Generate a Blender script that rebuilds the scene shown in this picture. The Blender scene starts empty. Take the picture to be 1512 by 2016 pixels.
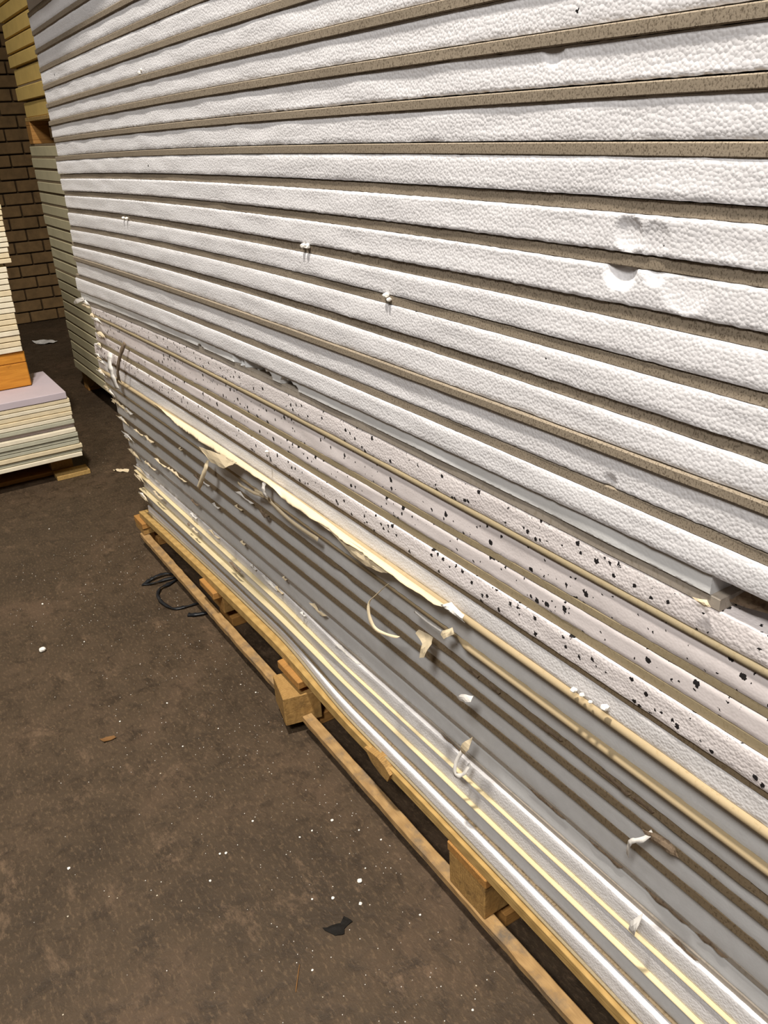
import bpy, bmesh, math, random
from mathutils import Vector, Matrix, noise

random.seed(7)
scene = bpy.context.scene
C = scene.collection

# ------------------------------------------------------------------ camera
CAM_H = 1.46
cam_d = bpy.data.cameras.new('camera')
cam_d.sensor_fit = 'VERTICAL'
cam_d.sensor_height = 36.0
cam_d.sensor_width = 27.0
cam_d.lens = 36.0 * 1640.0 / 2016.0
cam_d.clip_start = 0.02
cam = bpy.data.objects.new('camera', cam_d)
C.objects.link(cam)
right = Vector((0.5385608, 0.84122597, -0.04786579))
down = Vector((0.33276544, -0.26454226, -0.90514339))
fwd = Vector((-0.77409265, 0.47154667, -0.42240302))
cam.matrix_world = Matrix(((right.x, -down.x, -fwd.x, 0.0),
                           (right.y, -down.y, -fwd.y, 0.0),
                           (right.z, -down.z, -fwd.z, CAM_H),
                           (0, 0, 0, 1)))
scene.camera = cam

# ------------------------------------------------------------------ world, lamps, exposure
world = bpy.data.worlds.new('hall_ambient')
scene.world = world
world.use_nodes = True
world.node_tree.nodes['Background'].inputs[0].default_value = (1.0, 0.86, 0.68, 1)
world.node_tree.nodes['Background'].inputs[1].default_value = 0.035


def area(name, loc, target, size, power, col):
    d = bpy.data.lights.new(name, 'AREA')
    d.shape = 'DISK'
    d.size = size
    d.energy = power
    d.color = col
    o = bpy.data.objects.new(name, d)
    C.objects.link(o)
    o.location = loc
    o.rotation_euler = (Vector(target) - Vector(loc)).to_track_quat('-Z', 'Y').to_euler()
    return o




def spot(name, loc, target, radius, power, col, angle, blend):
    d = bpy.data.lights.new(name, 'SPOT')
    d.shadow_soft_size = radius
    d.energy = power
    d.color = col
    d.spot_size = math.radians(angle)
    d.spot_blend = blend
    o = bpy.data.objects.new(name, d)
    C.objects.link(o)
    o.location = loc
    o.rotation_euler = (Vector(target) - Vector(loc)).to_track_quat('-Z', 'Y').to_euler()
    return o


spot('high_bay_lamp', (-0.7, -0.35, 5.4), (-0.8, 0.1, 0.0), 0.15, 1270.0, (1.0, 0.93, 0.83), 138, 0.7)
area('fill_light', (1.5, -2.3, 5.3), (-0.7, 0.6, 0.7), 1.2, 245.0, (1.0, 0.96, 0.91))  # added fill, lifts the shaded side of the stack

vs = scene.view_settings
vs.view_transform = 'Standard'
vs.look = 'None'
vs.gamma = 1.0
vs.use_curve_mapping = False
vs.exposure = 0.0


# ------------------------------------------------------------------ material helpers
def lin(r, g, b):
    f = lambda c: (c / 255 / 12.92) if c / 255 <= 0.04045 else ((c / 255 + 0.055) / 1.055) ** 2.4
    return (f(r), f(g), f(b), 1.0)


class NT:
    def __init__(self, name, rough=0.7, spec=0.3):
        self.m = bpy.data.materials.new(name)
        self.m.use_nodes = True
        self.t = self.m.node_tree
        self.b = self.t.nodes['Principled BSDF']
        self.b.inputs['Roughness'].default_value = rough
        self.b.inputs['Specular IOR Level'].default_value = spec
        g = self.t.nodes.new('ShaderNodeNewGeometry')
        self.pos = g.outputs['Position']

    def n(self, kind, **kw):
        nd = self.t.nodes.new(kind)
        for k, v in kw.items():
            if k.startswith('_'):
                setattr(nd, k[1:], v)
            else:
                key = int(k[1:]) if k[0] == 'i' and k[1:].isdigit() else k.replace('__', ' ')
                self.put(nd.inputs[key], v)
        return nd

    def put(self, sock, v):
        if hasattr(v, 'is_output'):
            self.t.links.new(v, sock)
        else:
            sock.default_value = v

    def scale(self, vec, s):
        return self.n('ShaderNodeMapping', Vector=vec, Scale=s).outputs[0]

    def noise(self, vec, s, detail=4, rough=0.55, dist=0.0):
        return self.n('ShaderNodeTexNoise', Vector=vec, Scale=s, Detail=detail, Roughness=rough, Distortion=dist).outputs['Fac']

    def ramp(self, fac, *stops):
        r = self.t.nodes.new('ShaderNodeValToRGB')
        e = r.color_ramp.elements
        while len(e) < len(stops):
            e.new(0.5)
        for el, (p, c) in zip(e, stops):
            el.position = p
            el.color = c if len(c) == 4 else (*c, 1)
        self.t.links.new(fac, r.inputs[0])
        return r.outputs[0]

    def mix(self, fac, a, b, mode='MIX'):
        m = self.t.nodes.new('ShaderNodeMix')
        m.data_type = 'RGBA'
        m.blend_type = mode
        self.put(m.inputs[0], fac)
        self.put(m.inputs[6], a)
        self.put(m.inputs[7], b)
        return m.outputs[2]

    def math(self, op, a, b=0.0):
        m = self.t.nodes.new('ShaderNodeMath')
        m.operation = op
        self.put(m.inputs[0], a)
        self.put(m.inputs[1], b)
        return m.outputs[0]

    def color(self, c):
        self.put(self.b.inputs['Base Color'], c)

    def bump(self, h, dist, strength=1.0):
        prev = self.b.inputs['Normal'].links
        nd = self.n('ShaderNodeBump', Height=h, Distance=dist, Strength=strength)
        if prev:
            self.t.links.new(prev[0].from_socket, nd.inputs['Normal'])
        self.t.links.new(nd.outputs[0], self.b.inputs['Normal'])


W0, B0 = (1, 1, 1, 1), (0, 0, 0, 1)


def foam_material(name, base, bead=0.00055, specks=False, smooth=False):
    k = NT(name, 0.55, 0.35)
    vor = k.n('ShaderNodeTexVoronoi', Vector=k.pos, Scale=250.0)
    big = k.noise(k.pos, 55.0, 3)
    c = k.mix(k.ramp(big, (0.35, B0), (0.7, W0)), base, tuple(v * 0.94 for v in base[:3]) + (1,))
    if specks:
        wob = k.n('ShaderNodeTexNoise', Vector=k.pos, Scale=260.0, Detail=2.0)
        add = k.n('ShaderNodeVectorMath', _operation='MULTIPLY_ADD')
        k.put(add.inputs[0], wob.outputs['Color'])
        add.inputs[1].default_value = (0.006, 0.006, 0.006)
        k.put(add.inputs[2], k.pos)
        for sc, prob, rad in (((70.0, 0.006, 0.2),) if specks == 'rare' else ((58.0, 0.26, 0.28), (125.0, 0.17, 0.34))):
            v2 = k.n('ShaderNodeTexVoronoi', Vector=add.outputs[0], Scale=sc)
            sep = k.n('ShaderNodeSeparateColor', Color=v2.outputs['Color'])
            sel = k.math('LESS_THAN', sep.outputs[0], prob)
            r = k.math('MULTIPLY', sep.outputs[1], rad)
            r = k.math('ADD', r, rad * 0.35)
            near = k.math('LESS_THAN', v2.outputs['Distance'], r)
            c = k.mix(k.math('MULTIPLY', sel, near), c, lin(38, 36, 38))
    k.color(c)
    h = k.math('SUBTRACT', 1.0, vor.outputs['Distance'])
    if smooth:
        k.bump(h, bead * 0.22)
    else:
        k.bump(h, bead)
        k.bump(big, bead * 0.9)
    return k.m


M = {}
M['foam'] = foam_material('white_bead_foam', lin(238, 237, 240), specks='rare')
M['foam_speck'] = foam_material('speckled_bead_foam', lin(238, 231, 231), specks=True)
M['foam_speck_smooth'] = foam_material('speckled_cut_foam', lin(238, 230, 230), specks=True, smooth=True)
M['foam_shaded'] = foam_material('shaded_white_foam', lin(226, 227, 228), smooth=True)  # white foam of the shaded layers, shade put into a greyer tone
M['foam_lit'] = foam_material('white_cut_foam', lin(232, 230, 231), bead=0.0005)


def board_material(name, base, dark, fleck=0.5, scale=330.0, rough=0.85):
    k = NT(name, rough, 0.2)
    f = k.noise(k.scale(k.pos, (1.0, 1.0, 0.7)), scale, 3, 0.6)
    broad = k.noise(k.scale(k.pos, (3.0, 3.0, 30.0)), 1.0, 4)
    c = k.mix(k.ramp(broad, (0.3, B0), (0.75, W0)), base, tuple(v * 0.78 for v in base[:3]) + (1,))
    c = k.mix(k.ramp(f, (0.30 + 0.12 * fleck, W0), (0.44 + 0.14 * fleck, B0)), c, dark)
    k.color(c)
    k.bump(f, 0.00025)
    return k.m


M['edge_speck'] = board_material('speckled_board_edge', lin(158, 145, 127), lin(102, 91, 77), 0.44, 520)
M['edge_taupe'] = board_material('taupe_paper_edge', lin(172, 162, 150), lin(150, 140, 126), 0.2, 200)
M['edge_kraft'] = board_material('kraft_paper_edge', lin(164, 149, 120), lin(146, 131, 103), 0.25, 260)
M['edge_brown'] = board_material('brown_paper_edge', lin(150, 132, 106), lin(112, 96, 74), 0.35, 260)
M['edge_cream'] = board_material('cream_paper_tape', lin(180, 161, 128), lin(168, 148, 114), 0.0, 160)
M['edge_lip'] = board_material('pale_cream_paper_lip', lin(222, 206, 166), lin(206, 186, 146), -0.3, 160)
M['paper'] = board_material('torn_cream_paper', lin(236, 218, 184), lin(222, 200, 162), -0.4, 140)
M['paper_white'] = board_material('torn_white_paper', lin(240, 236, 230), lin(226, 220, 210), -0.4, 140)
M['paper_brown'] = board_material('torn_brown_paper', lin(138, 120, 100), lin(104, 88, 72), 0.5, 180)


def wood_material(name, a, b, dirt, axis='x', dirtiness=0.5):
    k = NT(name, 0.75, 0.25)
    s = {'x': (6.0, 60.0, 60.0), 'y': (60.0, 6.0, 60.0), 'end': (50.0, 50.0, 50.0)}[axis]
    g = k.noise(k.scale(k.pos, s), 1.6, 6, 0.6, 0.6)
    w = k.n('ShaderNodeTexWave', Vector=k.scale(k.pos, s), Scale=1.1, Distortion=6.0, Detail=3.0)
    c = k.mix(g, a, b)
    c = k.mix(k.math('MULTIPLY', w.outputs['Fac'], 0.35), c, tuple(v * 0.7 for v in b[:3]) + (1,))
    d = k.noise(k.pos, 14.0, 6, 0.65)
    c = k.mix(k.ramp(d, (0.72 - 0.3 * dirtiness, B0), (0.86 - 0.2 * dirtiness, W0)), c, dirt)
    k.color(c)
    k.bump(g, 0.0015)
    return k.m


M['wood'] = wood_material('pallet_pine', lin(204, 172, 112), lin(168, 132, 74), lin(96, 80, 58), 'x', 0.35)
M['wood_dirty'] = wood_material('pallet_pine_scuffed', lin(194, 160, 110), lin(150, 116, 74), lin(108, 98, 86), 'x', 0.75)
M['wood_block'] = wood_material('pallet_block_end_grain', lin(200, 160, 98), lin(140, 106, 60), lin(70, 56, 38), 'end', 0.6)
M['wood_cross'] = wood_material('pallet_cross_pine', lin(196, 148, 84), lin(160, 112, 58), lin(90, 72, 50), 'y', 0.4)
M['wood_orange'] = wood_material('bearer_orange_pine', lin(222, 156, 62), lin(184, 116, 36), lin(110, 70, 30), 'y', 0.35)


def floor_material():
    k = NT('dirty_concrete', 0.62, 0.35)
    n1 = k.noise(k.pos, 2.2, 8, 0.62, 0.3)
    n2 = k.noise(k.pos, 17.0, 8, 0.7, 0.4)
    n3 = k.noise(k.scale(k.pos, (1.0, 2.2, 1.0)), 60.0, 6, 0.7)
    n4 = k.noise(k.scale(k.pos, (0.9, 1.6, 1.0)), 8.0, 9, 0.8, 0.3)
    c = k.ramp(n1, (0.30, lin(58, 47, 35)), (0.52, lin(74, 60, 45)), (0.72, lin(90, 72, 56)))
    c = k.mix(k.ramp(n2, (0.34, W0), (0.52, B0)), c, lin(56, 45, 34))
    c = k.mix(k.ramp(n3, (0.52, B0), (0.76, (0.8, 0.8, 0.8, 1))), c, lin(118, 97, 74))
    c = k.mix(k.ramp(n4, (0.56, B0), (0.72, (0.7, 0.7, 0.7, 1))), c, lin(124, 101, 80))
    c = k.mix(k.ramp(k.noise(k.pos, 9.0, 7, 0.8, 1.5), (0.27, (0.85, 0.85, 0.85, 1)), (0.33, B0)), c, lin(34, 28, 22))
    v = k.n('ShaderNodeTexVoronoi', Vector=k.pos, Scale=70.0)
    sep = k.n('ShaderNodeSeparateColor', Color=v.outputs['Color'])
    sp = k.math('MULTIPLY', k.math('LESS_THAN', sep.outputs[0], 0.035),
                k.math('LESS_THAN', v.outputs['Distance'], k.math('MULTIPLY', sep.outputs[1], 0.16)))
    c = k.mix(sp, c, lin(190, 180, 160))
    k.color(c)
    k.put(k.b.inputs['Roughness'], k.ramp(n2, (0.3, (0.5, 0.5, 0.5, 1)), (0.7, (0.78, 0.78, 0.78, 1))))
    k.bump(n2, 0.003)
    k.bump(n3, 0.0012)
    return k.m


M['floor'] = floor_material()


def plain(name, base, var=0.85, scale=20.0, rough=0.7, bump=0.0):
    k = NT(name, rough, 0.3)
    f = k.noise(k.pos, scale, 5, 0.6)
    k.color(k.mix(k.ramp(f, (0.3, B0), (0.7, W0)), base, tuple(v * var for v in base[:3]) + (1,)))
    if bump:
        k.bump(f, bump)
    return k.m


M['brick'] = plain('tan_brick', lin(138, 110, 74), 0.6, 12.0, 0.9, 0.004)
M['mortar'] = plain('dark_mortar', lin(84, 66, 45), 0.7, 30.0, 0.95, 0.003)
M['board_white'] = plain('white_board_edge', lin(240, 230, 206), 0.86, 30.0, 0.8)
M['board_cream'] = plain('cream_board_edge', lin(232, 216, 182), 0.85, 30.0, 0.8)
M['board_grey'] = plain('grey_green_board_edge', lin(190, 188, 168), 0.85, 30.0, 0.8)
M['board_lilac'] = plain('lilac_board_face', lin(196, 184, 192), 0.92, 8.0, 0.75)
M['foam_yellow'] = plain('yellow_rigid_foam', lin(226, 194, 116), 0.85, 9.0, 0.8, 0.002)
M['foil'] = plain('grey_green_panel_foam', lin(214, 204, 168), 0.88, 12.0, 0.7, 0.001)
M['film'] = plain('black_stretch_film', lin(34, 36, 40), 0.6, 40.0, 0.42)
M['stain'] = plain('black_grime', lin(20, 16, 12), 0.7, 60.0, 0.8, 0.002)
M['straw'] = plain('dry_straw', lin(128, 92, 54), 0.8, 80.0, 0.8)
M['crumb'] = plain('foam_crumb_white', lin(240, 236, 228), 0.9, 200.0, 0.6)


# ------------------------------------------------------------------ object helpers
def tag(o, label=None, cat=None, group=None, kind=None):
    if label:
        o['label'] = label
    if cat:
        o['category'] = cat
    if group:
        o['group'] = group
    if kind:
        o['kind'] = kind
    return o


def empty(name, loc, label=None, cat=None, group=None, kind=None):
    o = bpy.data.objects.new(name, None)
    o.empty_display_size = 0.05
    C.objects.link(o)
    o.location = loc
    return tag(o, label, cat, group, kind)


def link_mesh(name, me, mat, parent=None, loc=None):
    o = bpy.data.objects.new(name, me)
    C.objects.link(o)
    if mat and not me.materials:
        me.materials.append(mat)
    if parent:
        o.parent = parent
    if loc is not None:
        o.location = loc
    return o


def mesh_from(name, verts, faces, origin=(0, 0, 0), smooth=False):
    me = bpy.data.meshes.new(name)
    ox, oy, oz = origin
    me.from_pydata([(x - ox, y - oy, z - oz) for x, y, z in verts], [], faces)
    bm = bmesh.new()
    bm.from_mesh(me)
    bmesh.ops.recalc_face_normals(bm, faces=bm.faces)
    bm.to_mesh(me)
    bm.free()
    if smooth:
        for p in me.polygons:
            p.use_smooth = True
    me.update()
    return me


def box_mesh(name, x0, x1, y0, y1, z0, z1, origin=(0, 0, 0), bevel=0.002, rough=0.0, cuts=0):
    bm = bmesh.new()
    bmesh.ops.create_cube(bm, size=1.0)
    for v in bm.verts:
        v.co.x = (x0 + x1) / 2 + v.co.x * (x1 - x0)
        v.co.y = (y0 + y1) / 2 + v.co.y * (y1 - y0)
        v.co.z = (z0 + z1) / 2 + v.co.z * (z1 - z0)
    if cuts:
        ax = max(range(3), key=lambda i: ((x1 - x0), (y1 - y0), (z1 - z0))[i])
        es = [e for e in bm.edges if abs((e.verts[0].co - e.verts[1].co)[ax]) > 1e-5]
        bmesh.ops.subdivide_edges(bm, edges=es, cuts=cuts, use_grid_fill=True)
    if bevel:
        es = [e for e in bm.edges if len(e.link_faces) == 2 and e.calc_face_angle(0) > 0.5]
        bmesh.ops.bevel(bm, geom=es, offset=bevel, segments=1, affect='EDGES', profile=0.5)
    if rough:
        for v in bm.verts:
            v.co += noise.noise_vector(v.co * 23.0) * rough
    for v in bm.verts:
        v.co -= Vector(origin)
    me = bpy.data.meshes.new(name)
    bm.to_mesh(me)
    bm.free()
    return me


def poly(c, x):
    return (c[0] * x + c[1]) * x + c[2]


FACE_Y = 0.715
DEPTH = 1.16
RIGHT = -0.12
ORD = ['first', 'second', 'third', 'fourth', 'fifth', 'sixth', 'seventh', 'eighth', 'ninth', 'tenth', 'eleventh', 'twelfth',
       'thirteenth', 'fourteenth', 'fifteenth', 'sixteenth', 'seventeenth', 'eighteenth', 'nineteenth', 'twentieth',
       'twenty-first', 'twenty-second', 'twenty-third', 'twenty-fourth', 'twenty-fifth']


def sweep(name, x0, x1, ztop, zbot, off, style, mat, parent, seed=0.0, dents=(), n=None, depth=DEPTH):
    """A slab lying along X whose front edge follows the curves ztop(x), zbot(x).
    off(x): how far the front stands out of the stack face."""
    fine = style == 'foam'
    n = n or (260 if fine else 110)
    rows = (14 if n > 600 else 8) if fine else 0
    verts, faces = [], []
    o = parent.location
    m = None
    for i in range(n + 1):
        x = x0 + (x1 - x0) * i / n
        zt, zb = ztop(x), zbot(x)
        if zt - zb < 0.002:
            zb = zt - 0.002
        y = FACE_Y - off(x)
        h = zt - zb
        yb = FACE_Y + depth
        ring = [(yb, zb)]
        if style == 'foam':
            for r in range(rows + 1):
                f = r / rows
                z = zb + h * f
                j = noise.noise(Vector((x * 9.0, z * 40.0, seed))) * 0.0011
                e = 0.0
                if r in (0, rows):
                    e = 0.0011 + 0.0009 * noise.noise(Vector((x * 120.0, seed, r)))
                    z += (0.0004 if r == 0 else -0.0004) + 0.0007 * noise.noise(Vector((x * 95.0, seed + 3.0, r)))
                d = 0.0
                for (dx, dz, rr, dep) in dents:
                    q = math.hypot(x - dx, (z - dz)) / rr
                    if q < 1.0:
                        d += dep * (1 - q * q) ** 0.7
                ring.append((y + j + e + d, z))
        elif style == 'tape':       # paper-wrapped board edge: rounded on top, flat front
            for dy, zz in ((0.0032, zb), (0.0009, zb + 0.0016), (0.0, zb + 0.0036), (0.0, zt - h * 0.42), (0.0008, zt - h * 0.27), (0.0024, zt - h * 0.12),
                           (0.0046, zt - h * 0.03), (0.0072, zt)):
                ring.append((y + dy, zz))
        elif style == 'lip':        # thin paper lip standing out over the foam below
            for dy, zz in ((0.0095, zb), (0.0045, zt - h * 0.5), (0.0008, zt - h * 0.26), (0.0, zt - h * 0.14), (0.0008, zt)):
                ring.append((y + dy, zz))
        else:
            j = noise.noise(Vector((x * 14.0, seed, 1.0))) * 0.0006
            b = min(0.0012, h * 0.2)
            ring += [(y + b + j, zb), (y + j, zb + b), (y + j, zt - b), (y + b + j, zt)]
        ring.append((yb, zt))
        if m is None:
            m = len(ring)
        verts += [(x - o.x, yy - o.y, zz - o.z) for yy, zz in ring]
    for i in range(n):
        for k in range(m):
            a, b = i * m + k, i * m + (k + 1) % m
            faces.append((a, b, b + m, a + m))
    faces.append(tuple(range(m)))
    faces.append(tuple(n * m + k for k in reversed(range(m))))
    me = bpy.data.meshes.new(name)
    me.from_pydata(verts, [], faces)
    bm = bmesh.new()
    bm.from_mesh(me)
    bmesh.ops.recalc_face_normals(bm, faces=bm.faces)
    bm.to_mesh(me)
    bm.free()
    if style in ('foam', 'tape', 'lip'):
        for p in me.polygons:
            p.use_smooth = True
        me.set_sharp_from_angle(angle=math.radians(38))
    return link_mesh(name, me, mat, parent)


# ------------------------------------------------------------------ the setting
fl = link_mesh('floor', box_mesh('floor', -9.0, 4.0, -5.0, 5.0, -0.2, 0.0, bevel=0), M['floor'])
tag(fl, 'dark brown dirty concrete floor with white specks', 'floor', kind='structure')

wall = link_mesh('wall_back', box_mesh('wall_back', -8.25, -8.02, -5.0, 5.0, 0.0, 4.2, bevel=0), M['mortar'])
tag(wall, 'dim tan brick wall at the far end of the hall', 'wall', kind='structure')
bl, bh = 0.235, 0.098
brick_me = box_mesh('brick', -0.04, 0.03, -bl / 2 + 0.006, bl / 2 - 0.006, 0.006, bh - 0.006, bevel=0.005)
brick_me.materials.append(M['brick'])
for r in range(34):
    for c in range(7):
        b = bpy.data.objects.new('brick', brick_me)
        C.objects.link(b)
        b.parent = wall
        b.location = (-8.02 + random.uniform(-0.006, 0.006), 0.72 + c * bl + (bl / 2 if r % 2 else 0), r * bh)
        b.rotation_euler = (0, 0, random.uniform(-0.01, 0.01))

# ------------------------------------------------------------------ main stack of insulation panels
# board edge of each panel: (stand-out, z curve over x, thickness, far end x)
T = {
    'a': (0.049, (-0.0070, -0.0168, 1.5203), 0.0130, -2.977),
    'b': (0.048, (-0.0057, -0.0131, 1.4716), 0.0122, -2.958),
    'c': (0.046, (-0.0068, -0.0165, 1.4186), 0.0129, -2.995),
    'd': (0.042, (-0.0074, -0.0184, 1.3659), 0.0133, -2.991),
    'e': (0.042, (-0.0081, -0.0213, 1.3126), 0.0130, -2.980),
    'f': (0.041, (-0.0077, -0.0205, 1.2602), 0.0143, -2.981),
    'g': (0.042, (-0.0091, -0.0243, 1.2071), 0.0132, -2.990),
    'h': (0.041, (-0.0093, -0.0245, 1.1553), 0.0137, -3.020),
    'i': (0.048, (-0.0060, -0.0142, 1.1110), 0.0116, -3.008),
    'j': (0.042, (-0.0072, -0.0150, 1.0586), 0.0129, -3.050),
    'k': (0.039, (-0.0123, -0.0285, 0.9784), 0.0150, -3.040),
    'l': (0.040, (-0.0070, -0.0146, 0.9350), 0.0110, -2.945),
    'm': (0.0355, (-0.0042, -0.0026, 0.8921), 0.0125, -2.943),
    'n': (0.035, (-0.0055, -0.0078, 0.8450), 0.0152, -2.962),
    'o': (0.035, (-0.0067, -0.0129, 0.7904), 0.0115, -2.999),
    'p': (0.040, (-0.0087, -0.0183, 0.7410), 0.0120, -3.005),
    'q': (0.029, (-0.0048, -0.0061, 0.6875), 0.0115, -3.010),
    'r': (0.008, (-0.0061, -0.0117, 0.6231), 0.0170, -3.010),
    's': (-0.004, (-0.0045, 0.0009, 0.5787), 0.0160, -3.020),
    't': (-0.016, (-0.0050, 0.0032, 0.5174), 0.0166, -3.030),
    'u': (-0.028, (-0.0039, 0.0043, 0.4451), 0.0112, -3.040),
    'v': (-0.030, (-0.0027, 0.0173, 0.4010), 0.0110, -3.030),
    'w': (-0.016, (0.0011, 0.0206, 0.3550), 0.0090, -3.030),
    'x': (-0.012, (-0.0050, 0.0039, 0.2975), 0.0090, -2.990),
    'y': (-0.019, (-0.0066, 0.0028, 0.2430), 0.0065, -2.990),
    'B': (-0.006, (-0.0169, -0.0386, 0.1768), 0.0067, -2.980),
}
LINE_J = (-0.0089, -0.0177, 1.0162)      # underside of the lowest overhanging white foam
LINE_W = (-0.0012, 0.0182, 0.3960)       # top of the foam that forms the bright ledge
LINE_A = (-0.0085, -0.0048, 0.2340)
PITCH = 0.0505
above = ['z', 'y2', 'x2', 'w2', 'v2', 'u2', 't2', 's2']
for i, nme in enumerate(above):
    c = T['a'][1]
    T[nme] = (0.049 - 0.001 * (i % 3), (c[0], c[1] + 0.0006 * (i + 1), c[2] + PITCH * (i + 1) + 0.0008 * (i % 2)), 0.0126,
              -2.972 + random.uniform(-0.012, 0.012))


def top_of(k):
    c, th = T[k][1], T[k][2]
    return lambda x: poly(c, x) + th / 2


def bot_of(k):
    c, th = T[k][1], T[k][2]
    return lambda x: poly(c, x) - th / 2


def line(c):
    return lambda x: poly(c, x)


def const(v):
    return lambda x: v


PAN = {}
# the lowest layers sit a little further back at the far end
BACK = {'v': 0.008, 'w': 0.008, 'x': 0.008, 'y': 0.020, 'B': 0.026}
FOAM_BACK = {'v': 0.008, 'w': 0.014, 'x': 0.020, 'y': 0.020, 'B': 0.028}


def set_back(base, d):
    def f(x):
        t = min(1.0, max(0.0, (-1.35 - x) / 0.5))
        return base - d * t * t * (3 - 2 * t)
    return f


GROUP = 'insulation panels of the tall stack'


def panel_root(key, label, x0, z):
    e = empty('insulation_panel', (x0, FACE_Y, z), label, 'insulation panel', GROUP)
    PAN[key] = e
    return e


# --- upper panels: board on top, white foam under it
upper = list(reversed(above)) + list('abcdefghij')
foam_off = {'a': 0.0455, 'b': 0.0455, 'c': 0.0455, 'd': 0.0450, 'e': 0.0445, 'f': 0.0445, 'g': 0.0450, 'h': 0.0450, 'i': 0.0435, 'j': 0.0455}
dents = {'e': [(-0.612, 1.315, 0.023, 0.010), (-0.568, 1.316, 0.014, 0.004), (-0.53, 1.309, 0.03, 0.003)],
         'd': [(-0.604, 1.349, 0.018, 0.004), (-0.57, 1.345, 0.018, 0.002)],
         'i': [(-0.606, 1.078, 0.010, 0.003)], 'a': [(-0.72, 1.52, 0.016, 0.003)]}
below_of = {}
for i, key in enumerate(upper):
    below_of[key] = upper[i + 1] if i + 1 < len(upper) else None
for i, key in enumerate(upper):
    nth = len(upper) - 1 - i
    where = ('directly resting on the thin recessed strip' if nth == 0 else
             f'{ORD[nth]} up from the thin recessed strip')
    lab = f'white foam panel with speckled board edge, {where}'
    x0 = T[key][3]
    under = below_of[key]
    zb = (lambda x, f=top_of(under): f(x) + 0.0012) if under else line(LINE_J)
    root = panel_root(key, lab, x0, zb(x0))
    slide = (lambda x: 0.058 * min(1.0, max(0.0, (-1.1 - x) / 1.5))) if key == 's2' else const(0.0)   # unseen top panel, slid forward so it shades the rows below
    sweep('board_facing', x0, RIGHT, top_of(key), bot_of(key), lambda x: T[key][0] + slide(x), 'board', M['edge_speck'], root, seed=i * 7.1)
    sweep('foam_core', x0 + random.uniform(-0.004, 0.004), RIGHT + random.uniform(-0.01, 0.01), bot_of(key), zb,
          lambda x: foam_off.get(key, 0.0455) + slide(x), 'foam', M['foam'], root, seed=i * 3.7, dents=dents.get(key, ()), n=900 if key in dents else None)

# --- the thin recessed panel: foam strip on top of a taupe board, gouged, short at the near end
k_end = -0.462
root = panel_root('k', 'thin recessed panel with gouged pale foam strip over a taupe board, broken near end', T['k'][3], top_of('l')(T['k'][3]))
gouges = [(-1.912, 0.988, 0.016, 0.045), (-1.893, 0.985, 0.014, 0.045), (-1.62, 1.010, 0.026, 0.014), (-1.585, 1.006, 0.020, 0.035), (-1.555, 1.003, 0.018, 0.045),
          (-1.528, 1.000, 0.016, 0.040), (-1.455, 1.002, 0.018, 0.045), (-1.432, 1.000, 0.018, 0.050), (-1.412, 0.998, 0.015, 0.050), (-1.69, 1.012, 0.022, 0.008),
          (-1.66, 1.008, 0.012, 0.02)]
sweep('foam_core', T['k'][3], k_end, lambda x: poly(LINE_J, x) - 0.0016, top_of('k'), const(0.0405), 'foam', M['foam_shaded'], root, seed=91.0, dents=gouges, n=1000)
sweep('board_facing', T['k'][3], k_end + 0.012, top_of('k'), bot_of('k'), const(0.0385), 'board', M['edge_taupe'], root, seed=92.0)

# --- lower panels: foam on top, board under it
lower = [
    # key, line above, label, foam stand-out, foam material, board style, board material
    ('l', bot_of('k'), 'black-flecked foam panel with cream board edge, right under the recessed taupe board', 0.0385, 'foam_speck', 'tape', 'edge_kraft'),
    ('m', bot_of('l'), 'smooth black-flecked foam panel, uppermost of the two smooth flecked ones', 0.0365, 'foam_speck_smooth', 'board', 'edge_kraft'),
    ('n', bot_of('m'), 'smooth black-flecked foam panel, lower of the two smooth flecked ones', 0.036, 'foam_speck_smooth', 'board', 'edge_kraft'),
    ('o', bot_of('n'), 'rough black-flecked foam panel with bright upper edge and brown board below', 0.039, 'foam_speck', 'board', 'edge_brown'),
    ('p', bot_of('o'), 'silvery pale foam panel whose rounded cream tape is torn and peeling', 0.0345, 'foam_lit', 'tape', 'edge_cream'),
    ('q', bot_of('p'), 'grey shaded panel with thin cream rounded edge, just below the peeling tape', 0.024, 'foam_shaded', 'tape', 'edge_cream'),
    ('r', bot_of('q'), 'grey shaded panel with ragged torn brown edge, second below the peeling tape', 0.010, 'foam_shaded', 'board', 'edge_brown'),
    ('s', bot_of('r'), 'grey shaded panel with dark brown edge, third below the peeling tape', -0.003, 'foam_shaded', 'board', 'edge_brown'),
    ('t', bot_of('s'), 'grey shaded panel with wide dark brown edge, fourth below the peeling tape', -0.015, 'foam_shaded', 'board', 'edge_brown'),
    ('u', bot_of('t'), 'grey shaded panel with thin cracked pale edge, fifth below the peeling tape', -0.027, 'foam_shaded', 'board', 'edge_taupe'),
    ('v', bot_of('u'), 'lowest grey shaded panel, right above the bright white foam ledge', -0.031, 'foam_shaded', 'board', 'edge_taupe'),
    ('w', line(LINE_W), 'lit foam panel whose bright white upper edge juts out as a ledge', -0.022, 'foam_lit', 'lip', 'edge_lip'),
    ('x', bot_of('w'), 'lit foam panel between two thin bright cream board edges', -0.020, 'foam_lit', 'lip', 'edge_lip'),
    ('y', bot_of('x'), 'smooth shaded foam panel, second from the bottom of the tall stack', -0.024, 'foam_shaded', 'lip', 'edge_brown'),
    ('B', line(LINE_A), 'bottom foam panel of the tall stack lying on the pallet', -0.010, 'foam_lit', 'lip', 'edge_kraft'),
]
x_step = -0.905
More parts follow.
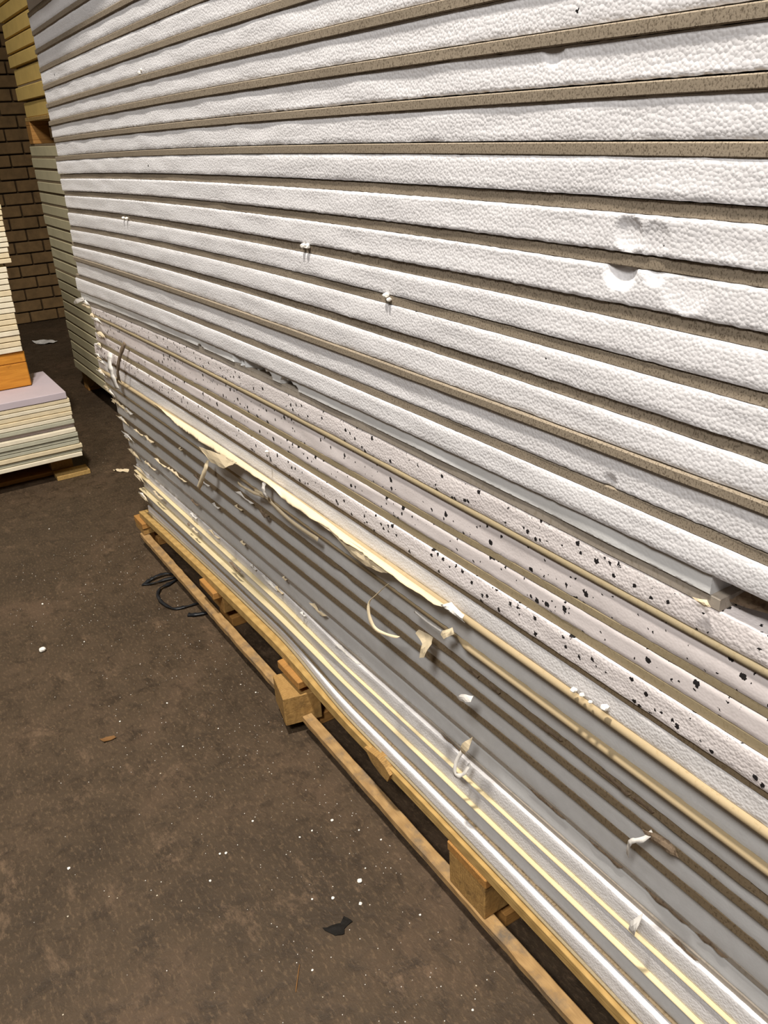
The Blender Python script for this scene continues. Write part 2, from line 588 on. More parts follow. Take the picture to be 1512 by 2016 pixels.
for i, (key, zt, lab, foff, fm, style, bm_) in enumerate(lower):
    x0 = T[key][3]
    root = panel_root(key, lab, x0, bot_of(key)(x0))
    x1 = RIGHT + random.uniform(-0.012, 0.012)
    sweep('foam_core', x0, x1, zt, top_of(key), set_back(foff, FOAM_BACK.get(key, 0.0)), 'foam', M[fm], root, seed=40 + i * 5.3)
    boff = set_back(T[key][0], BACK.get(key, 0.0))
    zb = bot_of(key)
    if key == 'q':
        boff = lambda x: 0.031 if x > x_step else 0.022
    if key == 'v':
        zb = line(LINE_W)
    if key == 'y':
        zb = line(LINE_A)
    if key == 'r':
        boff = lambda x: 0.008 - 0.006 * max(0.0, noise.noise(Vector((x * 13.0, 4.0, 0.0))))
    sweep('board_facing', x0, x1, top_of(key), zb, boff, style, M[bm_], root, seed=60 + i * 2.9)


# ------------------------------------------------------------------ torn paper on the panels
def solid(o, t):
    md = o.modifiers.new('thickness', 'SOLIDIFY')
    md.thickness = t
    md.offset = 0
    return o


def flap(key, pts, off, mat, bulge=0.006, curl=0.0, name='torn_paper', label=None):
    """A torn scrap of paper: outline given along the stack face (x, z)."""
    root = PAN[key]
    o = root.location
    bm = bmesh.new()
    zs = [p[1] for p in pts]
    zhi, zlo = max(zs), min(zs)
    vs = [bm.verts.new((x, 0, z)) for x, z in pts]
    bm.faces.new(vs)
    bmesh.ops.triangulate(bm, faces=bm.faces[:])
    bmesh.ops.subdivide_edges(bm, edges=bm.edges[:], cuts=2, use_grid_fill=True)
    bmesh.ops.triangulate(bm, faces=[f for f in bm.faces if len(f.verts) > 3])
    for v in bm.verts:
        x, z = v.co.x, v.co.z
        t = (zhi - z) / max(1e-4, zhi - zlo)
        j = noise.noise_vector(Vector((x * 60, z * 60, 3.0)))
        v.co = Vector((x + j.x * 0.0016, FACE_Y - off - bulge * math.sin(t * math.pi) - curl * t * t + j.y * 0.002, z + j.z * 0.0016)) - o
    me = bpy.data.meshes.new(name)
    bm.to_mesh(me)
    bm.free()
    ob = link_mesh(name, me, M[mat], root)
    if label:
        ob['label'] = label
    return solid(ob, 0.0006)


def ribbon(key, pts, off, width, mat, depth=0.01, name='torn_paper', wdir=None, label=None):
    """A narrow torn strip following (x, z) points, bowed outwards by depth."""
    root = PAN[key]
    o = root.location
    P = [Vector((p[0], 0.0, p[1])) for p in pts]
    fine = []
    for i in range(len(P) - 1):
        p0, p1, p2, p3 = P[max(i - 1, 0)], P[i], P[i + 1], P[min(i + 2, len(P) - 1)]
        for s in range(5):
            t = s / 5
            fine.append(0.5 * ((2 * p1) + (p2 - p0) * t + (2 * p0 - 5 * p1 + 4 * p2 - p3) * t * t + (3 * p1 - p0 - 3 * p2 + p3) * t ** 3))
    fine.append(P[-1])
    verts, faces = [], []
    n = len(fine)
    for i, p in enumerate(fine):
        t = i / (n - 1)
        tan = (fine[min(i + 1, n - 1)] - fine[max(i - 1, 0)]).normalized()
        w = Vector(wdir) if wdir else Vector((-tan.z, 0.35, tan.x))
        w = w.normalized() * width * 0.5 * (0.75 + 0.35 * noise.noise(Vector((t * 9, off * 99, 1.0))))
        c = p + Vector((0, FACE_Y - off - depth * math.sin(t * math.pi), 0)) - o
        verts += [c - w, c + w]
    for i in range(n - 1):
        faces.append((2 * i, 2 * i + 1, 2 * i + 3, 2 * i + 2))
    me = mesh_from(name, verts, faces, smooth=True)
    ob = link_mesh(name, me, M[mat], root)
    if label:
        ob['label'] = label
    return solid(ob, 0.0007)


# the half peeled cream tape on panel p: it sticks out like a torn lip
def peel():
    inner = [(-2.402, 0.738), (-2.216, 0.745), (-1.982, 0.753), (-1.816, 0.756), (-1.614, 0.757), (-1.513, 0.757), (-1.375, 0.757), (-1.216, 0.753),
             (-1.110, 0.753), (-1.047, 0.752), (-0.971, 0.752), (-0.896, 0.750)]
    outer = [(-2.305, 0.751), (-2.187, 0.745), (-2.049, 0.743), (-1.923, 0.744), (-1.757, 0.754), (-1.611, 0.762), (-1.533, 0.764), (-1.500, 0.746),
             (-1.371, 0.756), (-1.266, 0.758), (-1.172, 0.760), (-1.086, 0.759), (-1.007, 0.761), (-0.935, 0.762), (-0.858, 0.767)]

    def at(tab, x):
        if x <= tab[0][0]:
            return tab[0][1]
        for (xa, za), (xb, zb) in zip(tab, tab[1:]):
            if x <= xb:
                return za + (zb - za) * (x - xa) / (xb - xa)
        return tab[-1][1]
    root = PAN['p']
    o = root.location
    verts, faces = [], []
    n, m = 170, 6
    for i in range(n + 1):
        f = i / n
        xi = -2.402 + (-0.896 + 2.402) * f
        xo = -2.325 + (-0.866 + 2.325) * f
        zi, zo = at(inner, xi), at(outer, xo)
        taper = min(1.0, f * 9.0, (1 - f) * 14.0 + 0.25)
        rag = 0.006 * noise.noise(Vector((xo * 15.0, 1.0, 2.0))) + 0.002 * noise.noise(Vector((xo * 130.0, 4.0, 2.0)))
        for r in range(m + 1):
            t = r / m * taper
            off = 0.038 + (0.018 + rag) * t
            z = zi + (zo - zi) * t * 0.64 + 0.003 * math.sin(t * math.pi) - 0.002 * t * t
            verts.append((xi + (xo - xi) * t - o.x, FACE_Y - off - o.y, z - o.z))
    for i in range(n):
        for r in range(m):
            a = i * (m + 1) + r
            faces.append((a, a + 1, a + m + 2, a + m + 1))
    ob = link_mesh('peeled_tape', mesh_from('peeled_tape', verts, faces, smooth=True), M['paper'], root)
    ob['label'] = 'cream paper tape torn and sticking out along the edge'
    solid(ob, 0.0008)


peel()
flap('p', [(-1.966, 0.731), (-1.893, 0.742), (-1.794, 0.754), (-1.735, 0.758), (-1.750, 0.748), (-1.808, 0.721), (-1.894, 0.711), (-1.923, 0.722)], 0.054, 'paper', 0.006, 0.008)
flap('p', [(-1.457, 0.752), (-1.310, 0.757), (-1.183, 0.759), (-1.103, 0.757), (-1.080, 0.752), (-1.105, 0.743), (-1.159, 0.731), (-1.212, 0.733),
           (-1.223, 0.744), (-1.280, 0.751), (-1.361, 0.750)], 0.050, 'paper', 0.003, 0.002)
flap('p', [(-0.918, 0.770), (-0.900, 0.780), (-0.883, 0.778), (-0.862, 0.777), (-0.864, 0.763), (-0.879, 0.762), (-0.896, 0.767), (-0.914, 0.761)], 0.052, 'paper_white', 0.008)
ribbon('p', [(-1.587, 0.758), (-1.590, 0.738), (-1.591, 0.716)], 0.050, 0.013, 'paper_white', 0.006)
ribbon('q', [(-1.700, 0.693), (-1.634, 0.703), (-1.582, 0.696), (-1.494, 0.687), (-1.385, 0.689)], 0.034, 0.010, 'paper', 0.004)
ribbon('q', [(-1.794, 0.682), (-1.766, 0.683), (-1.725, 0.688), (-1.686, 0.691), (-1.640, 0.699)], 0.036, 0.008, 'paper', 0.004)
ribbon('q', [(-1.115, 0.708), (-1.144, 0.675), (-1.163, 0.651), (-1.161, 0.623), (-1.148, 0.603), (-1.121, 0.602), (-1.087, 0.609)], 0.036, 0.009, 'paper', 0.016, wdir=(0.5, 0.5, 0.55))
flap('q', [(-0.935, 0.707), (-0.916, 0.720), (-0.908, 0.713), (-0.931, 0.693), (-0.940, 0.698)], 0.040, 'paper', 0.004, 0.006)
ribbon('q', [(-1.037, 0.688), (-1.006, 0.689), (-0.982, 0.689), (-0.958, 0.688)], 0.032, 0.005, 'paper_white', 0.003)
ribbon('q', [(-1.987, 0.681), (-1.991, 0.653), (-2.035, 0.607), (-2.100, 0.562)], 0.036, 0.016, 'paper', 0.014)
flap('r', [(-1.024, 0.657), (-0.986, 0.661), (-0.984, 0.649), (-1.001, 0.615), (-1.014, 0.608), (-1.007, 0.640), (-1.030, 0.648)], 0.030, 'paper', 0.006, 0.010)
flap('s', [(-0.920, 0.576), (-0.908, 0.589), (-0.897, 0.594), (-0.881, 0.600), (-0.880, 0.591), (-0.900, 0.578), (-0.914, 0.573)], 0.024, 'paper_white', 0.006, 0.006)
ribbon('t', [(-0.555, 0.522), (-0.550, 0.548), (-0.543, 0.566), (-0.528, 0.580), (-0.520, 0.596)], 0.010, 0.009, 'paper_white', 0.010)
flap('s', [(-0.533, 0.593), (-0.515, 0.600), (-0.495, 0.604), (-0.482, 0.601), (-0.474, 0.593), (-0.487, 0.588), (-0.503, 0.586), (-0.523, 0.582)], 0.011, 'paper_brown', 0.003)
flap('v', [(-0.910, 0.485), (-0.912, 0.459), (-0.931, 0.432), (-0.944, 0.427), (-0.931, 0.460)], 0.004, 'paper', 0.008)
ribbon('v', [(-0.940, 0.436), (-0.952, 0.400), (-0.949, 0.375), (-0.931, 0.388), (-0.923, 0.412)], 0.000, 0.010, 'paper_white', 0.014)
flap('v', [(-0.525, 0.433), (-0.524, 0.413), (-0.532, 0.382), (-0.542, 0.387), (-0.538, 0.409)], 0.002, 'paper_white', 0.008, 0.004)
ribbon('o', [(-2.735, 0.830), (-2.736, 0.799), (-2.731, 0.755), (-2.729, 0.710)], 0.052, 0.032, 'paper_white', 0.010)
ribbon('o', [(-2.544, 0.895), (-2.597, 0.843), (-2.655, 0.780), (-2.684, 0.743)], 0.050, 0.018, 'paper_brown', 0.012)
flap('k', [(-3.142, 0.937), (-3.074, 0.958), (-2.998, 0.972), (-2.970, 0.966), (-3.077, 0.941), (-3.142, 0.930)], 0.046, 'paper_white', 0.004)
# torn brown paper at the broken end of the recessed panel
flap('k', [(-0.470, 0.985), (-0.448, 0.992), (-0.435, 1.008), (-0.415, 1.012), (-0.398, 1.008), (-0.390, 1.000), (-0.414, 0.996), (-0.436, 0.990)], 0.020, 'paper_brown', 0.006)
flap('k', [(-0.478, 0.989), (-0.462, 0.992), (-0.455, 0.988), (-0.465, 0.984)], 0.044, 'paper', 0.003)
for q in range(4):
    xx = -0.44 + 0.022 * q
    ribbon('k', [(xx, 0.984), (xx + 0.012, 0.995), (xx + 0.03, 1.006)], -0.01 - 0.012 * q, 0.014, 'paper_brown', 0.006)

# ragged shreds at the far ends of the lower panels and along their edges
for key in 'klmnopqrstuvwx':
    x0 = T[key][3]
    for s in range(3):
        z = poly(T[key][1], x0) + random.uniform(-0.006, 0.010)
        l = random.uniform(0.03, 0.12)
        ax = x0 + l * 0.2 + random.uniform(0.0, 0.03)
        flap(key, [(ax - l * 0.4, z - random.uniform(0.0, 0.02)), (ax + l * 0.3, z + 0.004), (ax + l * 0.7, z + 0.001), (ax + l, z - 0.004), (ax + l * 0.5, z - random.uniform(0.005, 0.012))],
             T[key][0] - BACK.get(key, 0.0) + 0.002, random.choice(['paper', 'paper_white', 'paper']), 0.006)
for key, a, b, cnt in (('r', -2.9, -1.6, 6), ('s', -2.9, -1.8, 5), ('t', -2.9, -1.9, 6), ('u', -2.9, -1.5, 6), ('v', -2.95, -1.3, 8), ('w', -2.9, -1.9, 4)):
    for s in range(cnt):
        x = random.uniform(a, b)
        z = poly(T[key][1], x) + random.uniform(-0.004, 0.004)
        l = random.uniform(0.02, 0.13)
        flap(key, [(x, z - 0.001), (x + l * 0.2, z + 0.004), (x + l * 0.55, z + 0.001), (x + l, z + 0.003), (x + l * 0.85, z - 0.003), (x + l * 0.6, z - random.uniform(0.003, 0.011)),
                   (x + l * 0.3, z - 0.002)],
             T[key][0] - (BACK.get(key, 0.0) if x < -1.7 else 0.0) + 0.002, random.choice(['paper', 'paper_white', 'paper_brown']), 0.005, 0.004)
# torn paper hanging along the shaded panels on the right
for key, spots in (('r', [(-0.92, 0.035), (-0.86, 0.03), (-0.74, 0.05), (-0.62, 0.06), (-0.56, 0.04)]), ('u', [(-0.80, 0.09), (-0.66, 0.07), (-0.55, 0.08), (-0.46, 0.05)]),
                   ('v', [(-0.50, 0.05), (-1.05, 0.07)])):
    for x, l in spots:
        z = poly(T[key][1], x)
        w1, w2, w3 = (random.uniform(0.002, 0.006) for _ in range(3))
        flap(key, [(x, z + 0.001), (x + l * 0.3, z + w1), (x + l * 0.62, z + 0.001 + w3 * 0.4), (x + l, z + 0.003), (x + l * 0.85, z - w2), (x + l * 0.55, z - 0.002), (x + l * 0.3, z - w3)],
             T[key][0] + 0.0012, 'paper_brown', 0.001)


def lump(name, loc, r, mat, parent=None, squash=0.7, sub=2):
    bm = bmesh.new()
    bmesh.ops.create_icosphere(bm, subdivisions=sub, radius=r)
    s = Vector(loc) * 37.0
    for v in bm.verts:
        v.co *= 1.0 + 0.35 * noise.noise(v.co / r * 1.3 + s)
        v.co.z *= squash
    zmin = min(v.co.z for v in bm.verts)
    for v in bm.verts:
        v.co.z -= zmin
    me = bpy.data.meshes.new(name)
    bm.to_mesh(me)
    bm.free()
    o = link_mesh(name, me, mat, parent)
    o.location = Vector(loc) - (parent.location if parent else Vector((0, 0, 0)))
    return o


# chips of foam clinging to the edges
for key, x, z in (('e', -1.30, 1.275), ('f', -1.315, 1.275), ('g', -1.06, 1.225), ('g', -1.052, 1.221), ('y2', -2.02, 1.588), ('y2', -2.035, 1.583),
                  ('o', -1.57, 0.828), ('p', -0.64, 0.765), ('p', -0.625, 0.767), ('p', -0.61, 0.766), ('p', -0.585, 0.770), ('f', -2.35, 1.262), ('f', -2.32, 1.262)):
    if key in PAN:
        lump('foam_chip', (x, FACE_Y - 0.046, z), random.uniform(0.003, 0.006), M['crumb'], PAN[key], 0.8)


# ------------------------------------------------------------------ pallet under the main stack
def pallet_board(root, name, x0, x1, y0, y1, z0, z1, mat, bevel=0.002, rough=0.0008, cuts=10):
    return link_mesh(name, box_mesh(name, x0, x1, y0, y1, z0, z1, tuple(root.location), bevel, rough, cuts), M[mat], root)


pal = empty('wooden_pallet', (-3.05, FACE_Y, 0.0), 'long pine pallet carrying the tall stack of foam panels', 'pallet')
DECK = (-0.0169, -0.0386, 0.1731)
sweep('deck_board', -3.03, RIGHT + 0.02, lambda x: poly(DECK, x), lambda x: poly(DECK, x) - 0.026, set_back(0.001, 0.014), 'board', M['wood'], pal, seed=5.0, depth=0.10)
for yy in (0.95, 1.22, 1.49, 1.76):
    sweep('deck_board', -3.03, RIGHT + 0.02, lambda x: poly(DECK, x), lambda x: poly(DECK, x) - 0.026, const(0.715 - yy), 'board', M['wood'], pal, seed=yy, depth=yy - 0.715 + 0.1)
blocks = [(-3.062, -2.965, 0.0, 0.0), (-2.345, -2.235, -0.030, 0.0), (-1.755, -1.640, 0.035, 0.10), (-0.990, -0.877, 0.003, 0.0), (-0.30, -0.18, 0.0, 0.0)]
for (xa, xb, o_, rot) in blocks:
    zc = min(poly(DECK, (xa + xb) / 2) - 0.026, 0.175)
    for row, yy in enumerate((FACE_Y, 1.22, 1.76)):
        oo = o_ if row == 0 else 0.0
        b = pallet_board(pal, 'block', xa, xb, yy - oo, yy - oo + 0.10, 0.034 if rot and row == 0 else 0.061, zc - 0.024 - (0.018 if rot else 0.0), 'wood_block', 0.002, 0.0012, 4)
        if rot and row == 0:
            ctr = Vector(((xa + xb) / 2 - pal.location.x, yy - pal.location.y, 0))
            b.data.transform(Matrix.Translation(ctr) @ Matrix.Rotation(-rot * 2.2, 4, 'Z') @ Matrix.Translation(-ctr))
    pallet_board(pal, 'cross_board', xa - 0.004, xb + 0.004, FACE_Y - 0.001 - max(0, min(o_, 0.004)), 1.86, zc - 0.023, zc, 'wood_cross', 0.002, 0.0008, 6)
    pallet_board(pal, 'runner_board', xa, xb, FACE_Y + 0.05, 1.80, 0.0, 0.034, 'wood_cross', 0.002, 0.0008, 4)
for xa, xb in ((-3.0, -1.765), (-1.632, RIGHT + 0.02)):
    pallet_board(pal, 'bottom_board', xa, xb, FACE_Y - 0.006, FACE_Y + 0.022, 0.040, 0.060, 'wood_dirty', 0.002, 0.0016, 40)
for yy in (1.22, 1.76):
    pallet_board(pal, 'bottom_board', -3.0, RIGHT + 0.02, yy, yy + 0.055, 0.034, 0.056, 'wood', 0.002, 0.0016, 20)
# splintered bit of the deck edge
bm = bmesh.new()
sp = [(-1.300, 0.190), (-1.245, 0.200), (-1.214, 0.196), (-1.194, 0.186), (-1.206, 0.160), (-1.234, 0.160), (-1.272, 0.168)]
fv = [bm.verts.new((x - pal.location.x, FACE_Y - 0.008 - pal.location.y, z)) for x, z in sp]
bvs = [bm.verts.new((x - pal.location.x, FACE_Y + 0.012 - pal.location.y, z + 0.004)) for x, z in sp]
bm.faces.new(fv)
bm.faces.new(list(reversed(bvs)))
for i in range(len(sp)):
    j = (i + 1) % len(sp)
    bm.faces.new((fv[i], bvs[i], bvs[j], fv[j]))
bmesh.ops.recalc_face_normals(bm, faces=bm.faces)
me = bpy.data.meshes.new('splinter')
bm.to_mesh(me)
bm.free()
link_mesh('splinter', me, M['wood_block'], pal)


# ------------------------------------------------------------------ generic sheets
def sheet(name, x0, x1, y0, y1, z0, z1, mat, label, group, wav=0.0012):
    o = (x0, y0, z0)
    ob = link_mesh(name, box_mesh(name, x0, x1, y0, y1, z0, z1, o, 0.0018, wav, 10), mat, None, o)
    return tag(ob, label, 'board', group)


def simple_pallet(label, x0, x1, y0, y1, z0, h, along='y', mats=('wood', 'wood_block', 'wood_cross'), group=None, front_foot=None):
    r = empty('wooden_pallet', (x0, y0, z0), label, 'pallet', group)
    t = 0.02
    nb = 4
    for i in range(nb):
        if along == 'y':
            a = x0 + (x1 - x0 - 0.09) * i / (nb - 1)
            pallet_board(r, 'deck_board', a, a + 0.09, y0, y1, z0 + h - t, z0 + h, mats[0])
        else:
            a = y0 + (y1 - y0 - 0.09) * i / (nb - 1)
            pallet_board(r, 'deck_board', x0, x1, a, a + 0.09, z0 + h - t, z0 + h, mats[0])
    for i in range(3):
        if along == 'y':
            a = y0 + (y1 - y0 - 0.1) * i / 2
            pallet_board(r, 'cross_board', x0, x1, a, a + 0.1, z0 + h - 2 * t, z0 + h - t, mats[2])
            pallet_board(r, 'bottom_board', x0, x1, a, a + 0.1, z0, z0 + t, mats[2])
            for j in range(2):
                b = x0 + (x1 - x0 - 0.1) * j
                pallet_board(r, 'block', b, b + 0.1, a, a + 0.1, z0 + t, z0 + h - 2 * t, mats[1])
        else:
            a = x0 + (x1 - x0 - 0.1) * i / 2
            pallet_board(r, 'cross_board', a, a + 0.1, y0, y1, z0 + h - 2 * t, z0 + h - t, mats[2])
            pallet_board(r, 'bottom_board', a, a + 0.1, y0, y1, z0, z0 + t, mats[2])
            for j in range(2):
                b = y0 + (y1 - y0 - 0.1) * j
                pallet_board(r, 'block', a, a + 0.1, b, b + 0.1, z0 + t, z0 + h - 2 * t, mats[1])
    return r


# ------------------------------------------------------------------ pile of thin boards at the left
simple_pallet('low pallet in deep shade under the pile of thin boards', -4.34, -4.03, -0.50, 0.70, 0.0, 0.112, 'x')
pallet_board(bpy.data.objects['wooden_pallet.001'], 'bottom_board', -4.02, -3.93, 0.60, 0.755, 0.0, 0.022, 'wood')
n_low = 15
z = 0.116
low_mats = ['board_white', 'board_grey', 'board_cream', 'board_grey', 'board_grey', 'board_grey', 'board_white', 'board_lilac', 'board_grey', 'board_white',
            'board_cream', 'board_cream', 'board_white', 'board_cream', 'board_lilac']
for i in range(n_low):
    th = 0.0205 + random.uniform(-0.002, 0.002)
    if i == n_low - 1:
        th = 0.434 - z
    inset = random.uniform(0.0, 0.010) + (0.014 if i in (1, 7) else 0.0)
    if i == 0:
        lab = 'lowest pale board of the low pile at left, lying on its pallet'
    elif i == n_low - 1:
        lab = 'topmost lilac-faced board of the low pile at left, under the orange bearer'
    else:
        lab = f'thin pale board in the low pile at left, {ORD[n_low - 1 - i]} from its top'
    sheet('plasterboard_sheet', -4.315 - random.uniform(0, 0.01), -3.868 - inset, -0.50, 0.735 - 0.0011 * i - random.uniform(0, 0.012), z, z + th - 0.0026,
          M[low_mats[i]], lab, 'boards of the low pile at left')
    z += th
# bearers
e = link_mesh('wooden_bearer', box_mesh('wooden_bearer', -4.20, -4.085, -0.45, 0.607, 0.4345, 0.546, (-4.2, -0.45, 0.4345), 0.004, 0.0012, 6), M['wood_orange'], None, (-4.2, -0.45, 0.4345))
tag(e, 'thick orange wooden bearer lying on the low pile of boards', 'bearer')
e = link_mesh('wooden_plank', box_mesh('wooden_plank', -4.30, -4.083, -0.45, 0.606, 0.5465, 0.597, (-4.3, -0.45, 0.5465), 0.004, 0.0012, 6), M['wood_orange'], None, (-4.3, -0.45, 0.5465))
tag(e, 'orange wooden plank on the bearer, under the upper boards', 'plank')
z = 0.5985
n1 = 15
for i in range(n1):
    th = 0.0252 + random.uniform(-0.001, 0.001)
    y1 = 0.603 + 0.0008 * i - random.uniform(0, 0.006)
    lab = ('lowest white board of the middle bundle at left, on the orange plank' if i == 0 else
           'topmost white board of the middle bundle at left' if i == n1 - 1 else
           f'thin white board in the middle bundle at left, {ORD[i]} above the orange plank')
    sheet('plasterboard_sheet', -4.5, -4.068 - random.uniform(0, 0.006), -0.50, y1, z, z + th - 0.0035, M[random.choice(['board_white', 'board_white', 'board_cream'])],
          lab, 'boards of the middle bundle at left')
    z += th
z += 0.012
ztop1 = z
n2 = 16
for i in range(n2):
    th = 0.0222 + random.uniform(-0.001, 0.001)
    lab = ('lowest cream board of the upper bundle at left, jutting out over the middle bundle' if i == 0 else
           f'thin cream board in the upper bundle at left, {ORD[i]} from its bottom')
    y1 = 0.640 + 0.001 * i - random.uniform(0, 0.006)
    sheet('plasterboard_sheet', -4.5, -4.066 - random.uniform(0, 0.006), -0.50, y1, z, z + th - 0.0035, M[random.choice(['board_white', 'board_cream', 'board_cream'])],
          lab, 'boards of the upper bundle at left')
    z += th
yy = 0.38
e = link_mesh('spacer_batten', box_mesh('spacer_batten', -4.48, -4.10, yy, yy + 0.06, ztop1 - 0.0125, ztop1 - 0.0002, (-4.48, yy, ztop1 - 0.0125), 0.002, 0.0005, 3),
              M['wood_cross'], None, (-4.48, yy, ztop1 - 0.0125))
tag(e, 'thin batten in the dark gap between the middle and upper bundles at left', 'batten')

# ------------------------------------------------------------------ stack in the background
BY, BX0, BX1, BD = 1.10, -5.50, -3.25, 0.9
simple_pallet('dim pallet on the floor under the far stack of panels', BX0, BX1, BY + 0.03, BY + BD, 0.0, 0.14, 'x')
z = 0.142
k = 0
nb = 22
ths = []
pitch = 0.0622
while z + pitch < 1.502:
    x0 = BX0 + random.uniform(-0.015, 0.02)
    off = random.uniform(-0.002, 0.002) 
    ths.append((z, x0, off))
    z += pitch
nb = len(ths)
for k, (zz, x0, off) in enumerate(ths):
    lab = ('lowest panel of the dim far stack, on its floor pallet' if k == 0 else 'topmost pale green panel of the dim far stack, under the raised pallet' if k == nb - 1 else
           f'pale green-grey panel in the dim far stack, {ORD[nb - 1 - k]} from its top')
    r = empty('insulation_panel', (x0, BY + off, zz), lab, 'insulation panel', 'panels of the dim far stack')
    link_mesh('foam_core', box_mesh('foam_core', x0, BX1, BY + off, BY + BD, zz, zz + pitch - 0.0125, tuple(r.location), 0.002, 0.001, 8), M['foil'], r)
    link_mesh('board_facing', box_mesh('board_facing', x0, BX1, BY + off + 0.004, BY + BD, zz + pitch - 0.0125, zz + pitch - 0.001, tuple(r.location), 0.001, 0.001, 8), M['edge_brown'], r)
zt = z
simple_pallet('raised pallet between the dim far stack and the yellow panels', BX0 + 0.02, BX1, BY, BY + BD, zt, 0.135, 'x', ('wood', 'wood_cross', 'wood_cross'))
z = zt + 0.136
n3 = 9
for i in range(n3):
    th = [0.085, 0.078, 0.09, 0.07, 0.075, 0.08, 0.08, 0.08, 0.08][i]
    x0 = BX0 + [0.05, -0.04, -0.05, -0.09, -0.10, -0.11, -0.12, -0.13, -0.13][i]
    lab = f'yellow rigid foam panel on the raised far pallet, {ORD[i]} from the bottom'
    r = empty('insulation_panel', (x0, BY, z), lab, 'insulation panel', 'yellow panels of the far stack')
    o_ = random.uniform(-0.01, 0.01)
    link_mesh('foam_core', box_mesh('foam_core', x0, BX1, BY + o_, BY + BD, z, z + th - 0.012, tuple(r.location), 0.003, 0.0015, 8), M['foam_yellow'], r)
    link_mesh('board_facing', box_mesh('board_facing', x0 + 0.01, BX1, BY + o_ + 0.014, BY + BD, z + th - 0.012, z + th - 0.001, tuple(r.location), 0.001, 0.001, 8), M['edge_brown'], r)
    z += th

# ------------------------------------------------------------------ litter on the floor
crumbs = [(-2.475, 0.218, 5), (-1.979, 0.453, 3), (-3.404, 0.443, 3), (-2.779, 0.283, 4), (-2.828, 0.444, 2), (-3.222, 0.569, 2), (-2.75, 0.546, 2), (-2.447, 0.341, 2.5),
          (-2.317, 0.578, 2), (-1.979, 0.318, 2.5), (-1.789, 0.53, 2), (-1.777, 0.425, 2.5), (-1.874, 0.68, 2.5), (-1.935, 0.66, 2), (-1.323, 0.621, 4), (-1.139, 0.585, 6),
          (-1.135, 0.517, 4), (-1.09, 0.557, 4), (-1.323, 0.568, 2.5), (-1.262, 0.657, 2.5), (-1.209, 0.683, 2.5), (-1.322, 0.536, 2.5), (-1.158, 0.48, 2.5),
          (-0.998, 0.643, 2.5), (-1.162, 0.613, 2), (-1.015, 0.404, 2.5), (-0.78, 0.607, 2.5), (-1.539, 0.074, 4), (-1.326, 0.321, 3), (-1.383, 0.367, 3),
          (-1.377, 0.379, 3.5), (-1.429, 0.468, 3)]
for i, (x, y, s) in enumerate(crumbs):
    o = lump('foam_crumb', (x, y, 0.0), s * 0.00092 * (2.5 if i == 0 else 1.0), M['crumb'], None, 0.6, 2)
    if i == 0:
        lab = 'largest white foam lump alone on the open floor at left'
    elif i == 15:
        lab = 'oval white foam flake on the floor in front of the scuffed bottom board'
    else:
        lab = 'tiny white foam crumb scattered on the brown floor'
    tag(o, lab, 'foam crumb', 'white foam crumbs on the floor')
# fine dust of foam: one uncountable scatter
bm = bmesh.new()
for i in range(700):
    x = random.uniform(-3.2, -0.4)
    y = FACE_Y - 0.02 - abs(random.gauss(0, 0.28))
    if y < -0.6:
        continue
    r = random.uniform(0.0004, 0.0013)
    ret = bmesh.ops.create_icosphere(bm, subdivisions=1, radius=r, matrix=Matrix.Translation((x, y, r * 0.6)))
me = bpy.data.meshes.new('foam_dust')
bm.to_mesh(me)
bm.free()
tag(link_mesh('foam_dust', me, M['crumb']), 'fine white foam dust sprinkled over the brown floor', 'foam dust', kind='stuff')


def floor_flap(name, pts, mat, label, cat, lift=0.004):
    bm = bmesh.new()
    vs_ = [bm.verts.new((x, y, 0.0)) for x, y in pts]
    bm.faces.new(vs_)
    bmesh.ops.triangulate(bm, faces=bm.faces[:])
    bmesh.ops.subdivide_edges(bm, edges=bm.edges[:], cuts=3, use_grid_fill=True)
    ox, oy = pts[0]
    for v in bm.verts:
        j = noise.noise_vector(v.co * 45.0)
        v.co = Vector((v.co.x - ox + j.x * 0.004, v.co.y - oy + j.y * 0.004, 0.0012 + lift * abs(j.z) * 1.6))
    me = bpy.data.meshes.new(name)
    bm.to_mesh(me)
    bm.free()
    o = link_mesh(name, me, M[mat], None, (ox, oy, 0.0))
    solid(o, 0.001)
    return tag(o, label, cat)


floor_flap('paper_scrap', [(-7.16, 1.14), (-7.00, 1.17), (-6.98, 1.30), (-7.14, 1.26)], 'paper_white', 'pale paper scrap lying on the dark floor near the far wall', 'paper scrap', 0.02)
floor_flap('foam_scrap', [(-3.89, 0.850), (-3.86, 0.862), (-3.82, 0.905), (-3.845, 0.915), (-3.885, 0.885)], 'paper', 'cream torn scrap on the floor beyond the far corner of the tall stack', 'paper scrap', 0.016)
floor_flap('grime_patch', [(-1.085, 0.465), (-1.075, 0.500), (-1.083, 0.515), (-1.062, 0.522), (-1.058, 0.500), (-1.048, 0.495), (-1.055, 0.475)], 'stain',
           'black greasy flake stuck on the floor in the foreground', 'debris', 0.003)
floor_flap('wood_chip', [(-1.935, 0.250), (-1.928, 0.285), (-1.914, 0.290), (-1.912, 0.255)], 'straw', 'small brown wood chip on the floor at left', 'debris', 0.006)


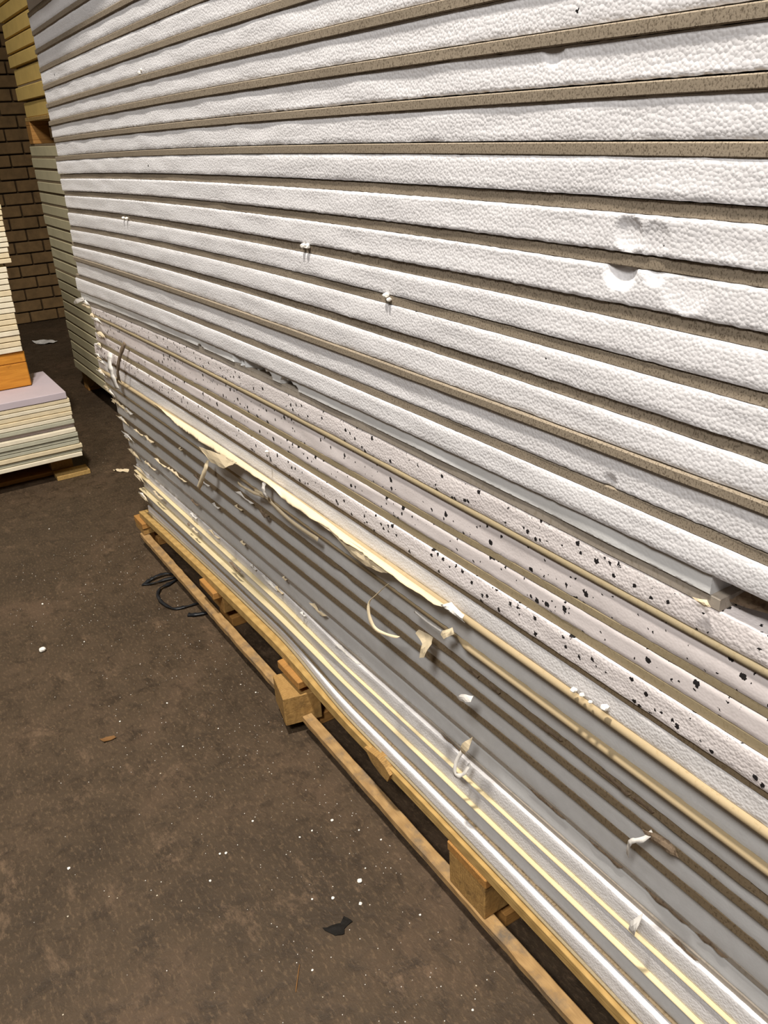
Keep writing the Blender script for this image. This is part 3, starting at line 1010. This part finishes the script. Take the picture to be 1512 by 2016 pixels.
def strand(name, paths, r, mat, label, cat, flat=0.5):
    root = None
    objs = []
    for pi, pts in enumerate(paths):
        P = [Vector(p) for p in pts]
        fine = []
        for i in range(len(P) - 1):
            p0, p1, p2, p3 = P[max(i - 1, 0)], P[i], P[i + 1], P[min(i + 2, len(P) - 1)]
            for s in range(6):
                t = s / 6
                fine.append(0.5 * ((2 * p1) + (p2 - p0) * t + (2 * p0 - 5 * p1 + 4 * p2 - p3) * t * t + (3 * p1 - p0 - 3 * p2 + p3) * t ** 3))
        fine.append(P[-1])
        objs.append(fine)
    o0 = objs[0][0]
    verts, faces = [], []
    for fine in objs:
        n = len(fine)
        base = len(verts)
        for i, p in enumerate(fine):
            tan = (fine[min(i + 1, n - 1)] - fine[max(i - 1, 0)]).normalized()
            side = tan.cross(Vector((0, 0, 1))).normalized()
            up = side.cross(tan)
            rr = r * (0.7 + 0.6 * abs(noise.noise(p * 60.0))) * (0.45 if i in (0, n - 1) else 1.0)
            tw = noise.noise(p * 25.0) * 1.2
            for a in range(6):
                t = a / 6 * 2 * math.pi
                u, w = math.cos(t) * rr, math.sin(t) * rr * flat
                q = p + side * (u * math.cos(tw) - w * math.sin(tw)) + up * (u * math.sin(tw) + w * math.cos(tw))
                verts.append((q.x - o0.x, q.y - o0.y, max(0.0006, q.z + rr * 0.5)))
        for i in range(n - 1):
            for a in range(6):
                b = (a + 1) % 6
                faces.append((base + i * 6 + a, base + i * 6 + b, base + (i + 1) * 6 + b, base + (i + 1) * 6 + a))
        faces.append(tuple(base + a for a in range(6)))
        faces.append(tuple(base + (n - 1) * 6 + a for a in reversed(range(6))))
    me = mesh_from(name, verts, faces, smooth=True)
    return tag(link_mesh(name, me, M[mat], None, (o0.x, o0.y, 0.0)), label, cat)


strand('stretch_film', [
    [(-2.690, 0.608, 0), (-2.702, 0.645, 0.006), (-2.707, 0.677, 0.01), (-2.703, 0.712, 0.008), (-2.671, 0.735, 0.004)],
    [(-2.694, 0.612, 0), (-2.673, 0.644, 0.004), (-2.669, 0.688, 0.006), (-2.665, 0.733, 0.004)],
    [(-2.655, 0.735, 0.004), (-2.628, 0.685, 0.006), (-2.617, 0.652, 0.008), (-2.578, 0.630, 0.006), (-2.522, 0.625, 0.005), (-2.461, 0.644, 0.004), (-2.446, 0.681, 0.004), (-2.443, 0.735, 0.003)],
], 0.0075, 'film', 'twisted loop of black stretch film on the floor beside the pallet', 'plastic film', 0.3)
strand('stretch_film', [[(-2.395, 0.670, 0), (-2.375, 0.691, 0.004), (-2.362, 0.728, 0.003)]], 0.010, 'film',
       'short shred of black stretch film on the floor against the pallet', 'plastic film', 0.5)
strand('straw', [[(-1.041, 0.390, 0), (-1.015, 0.372, 0.001), (-0.993, 0.357, 0)]], 0.0016, 'straw', 'thin brown straw lying on the floor in the foreground', 'straw', 1.0)
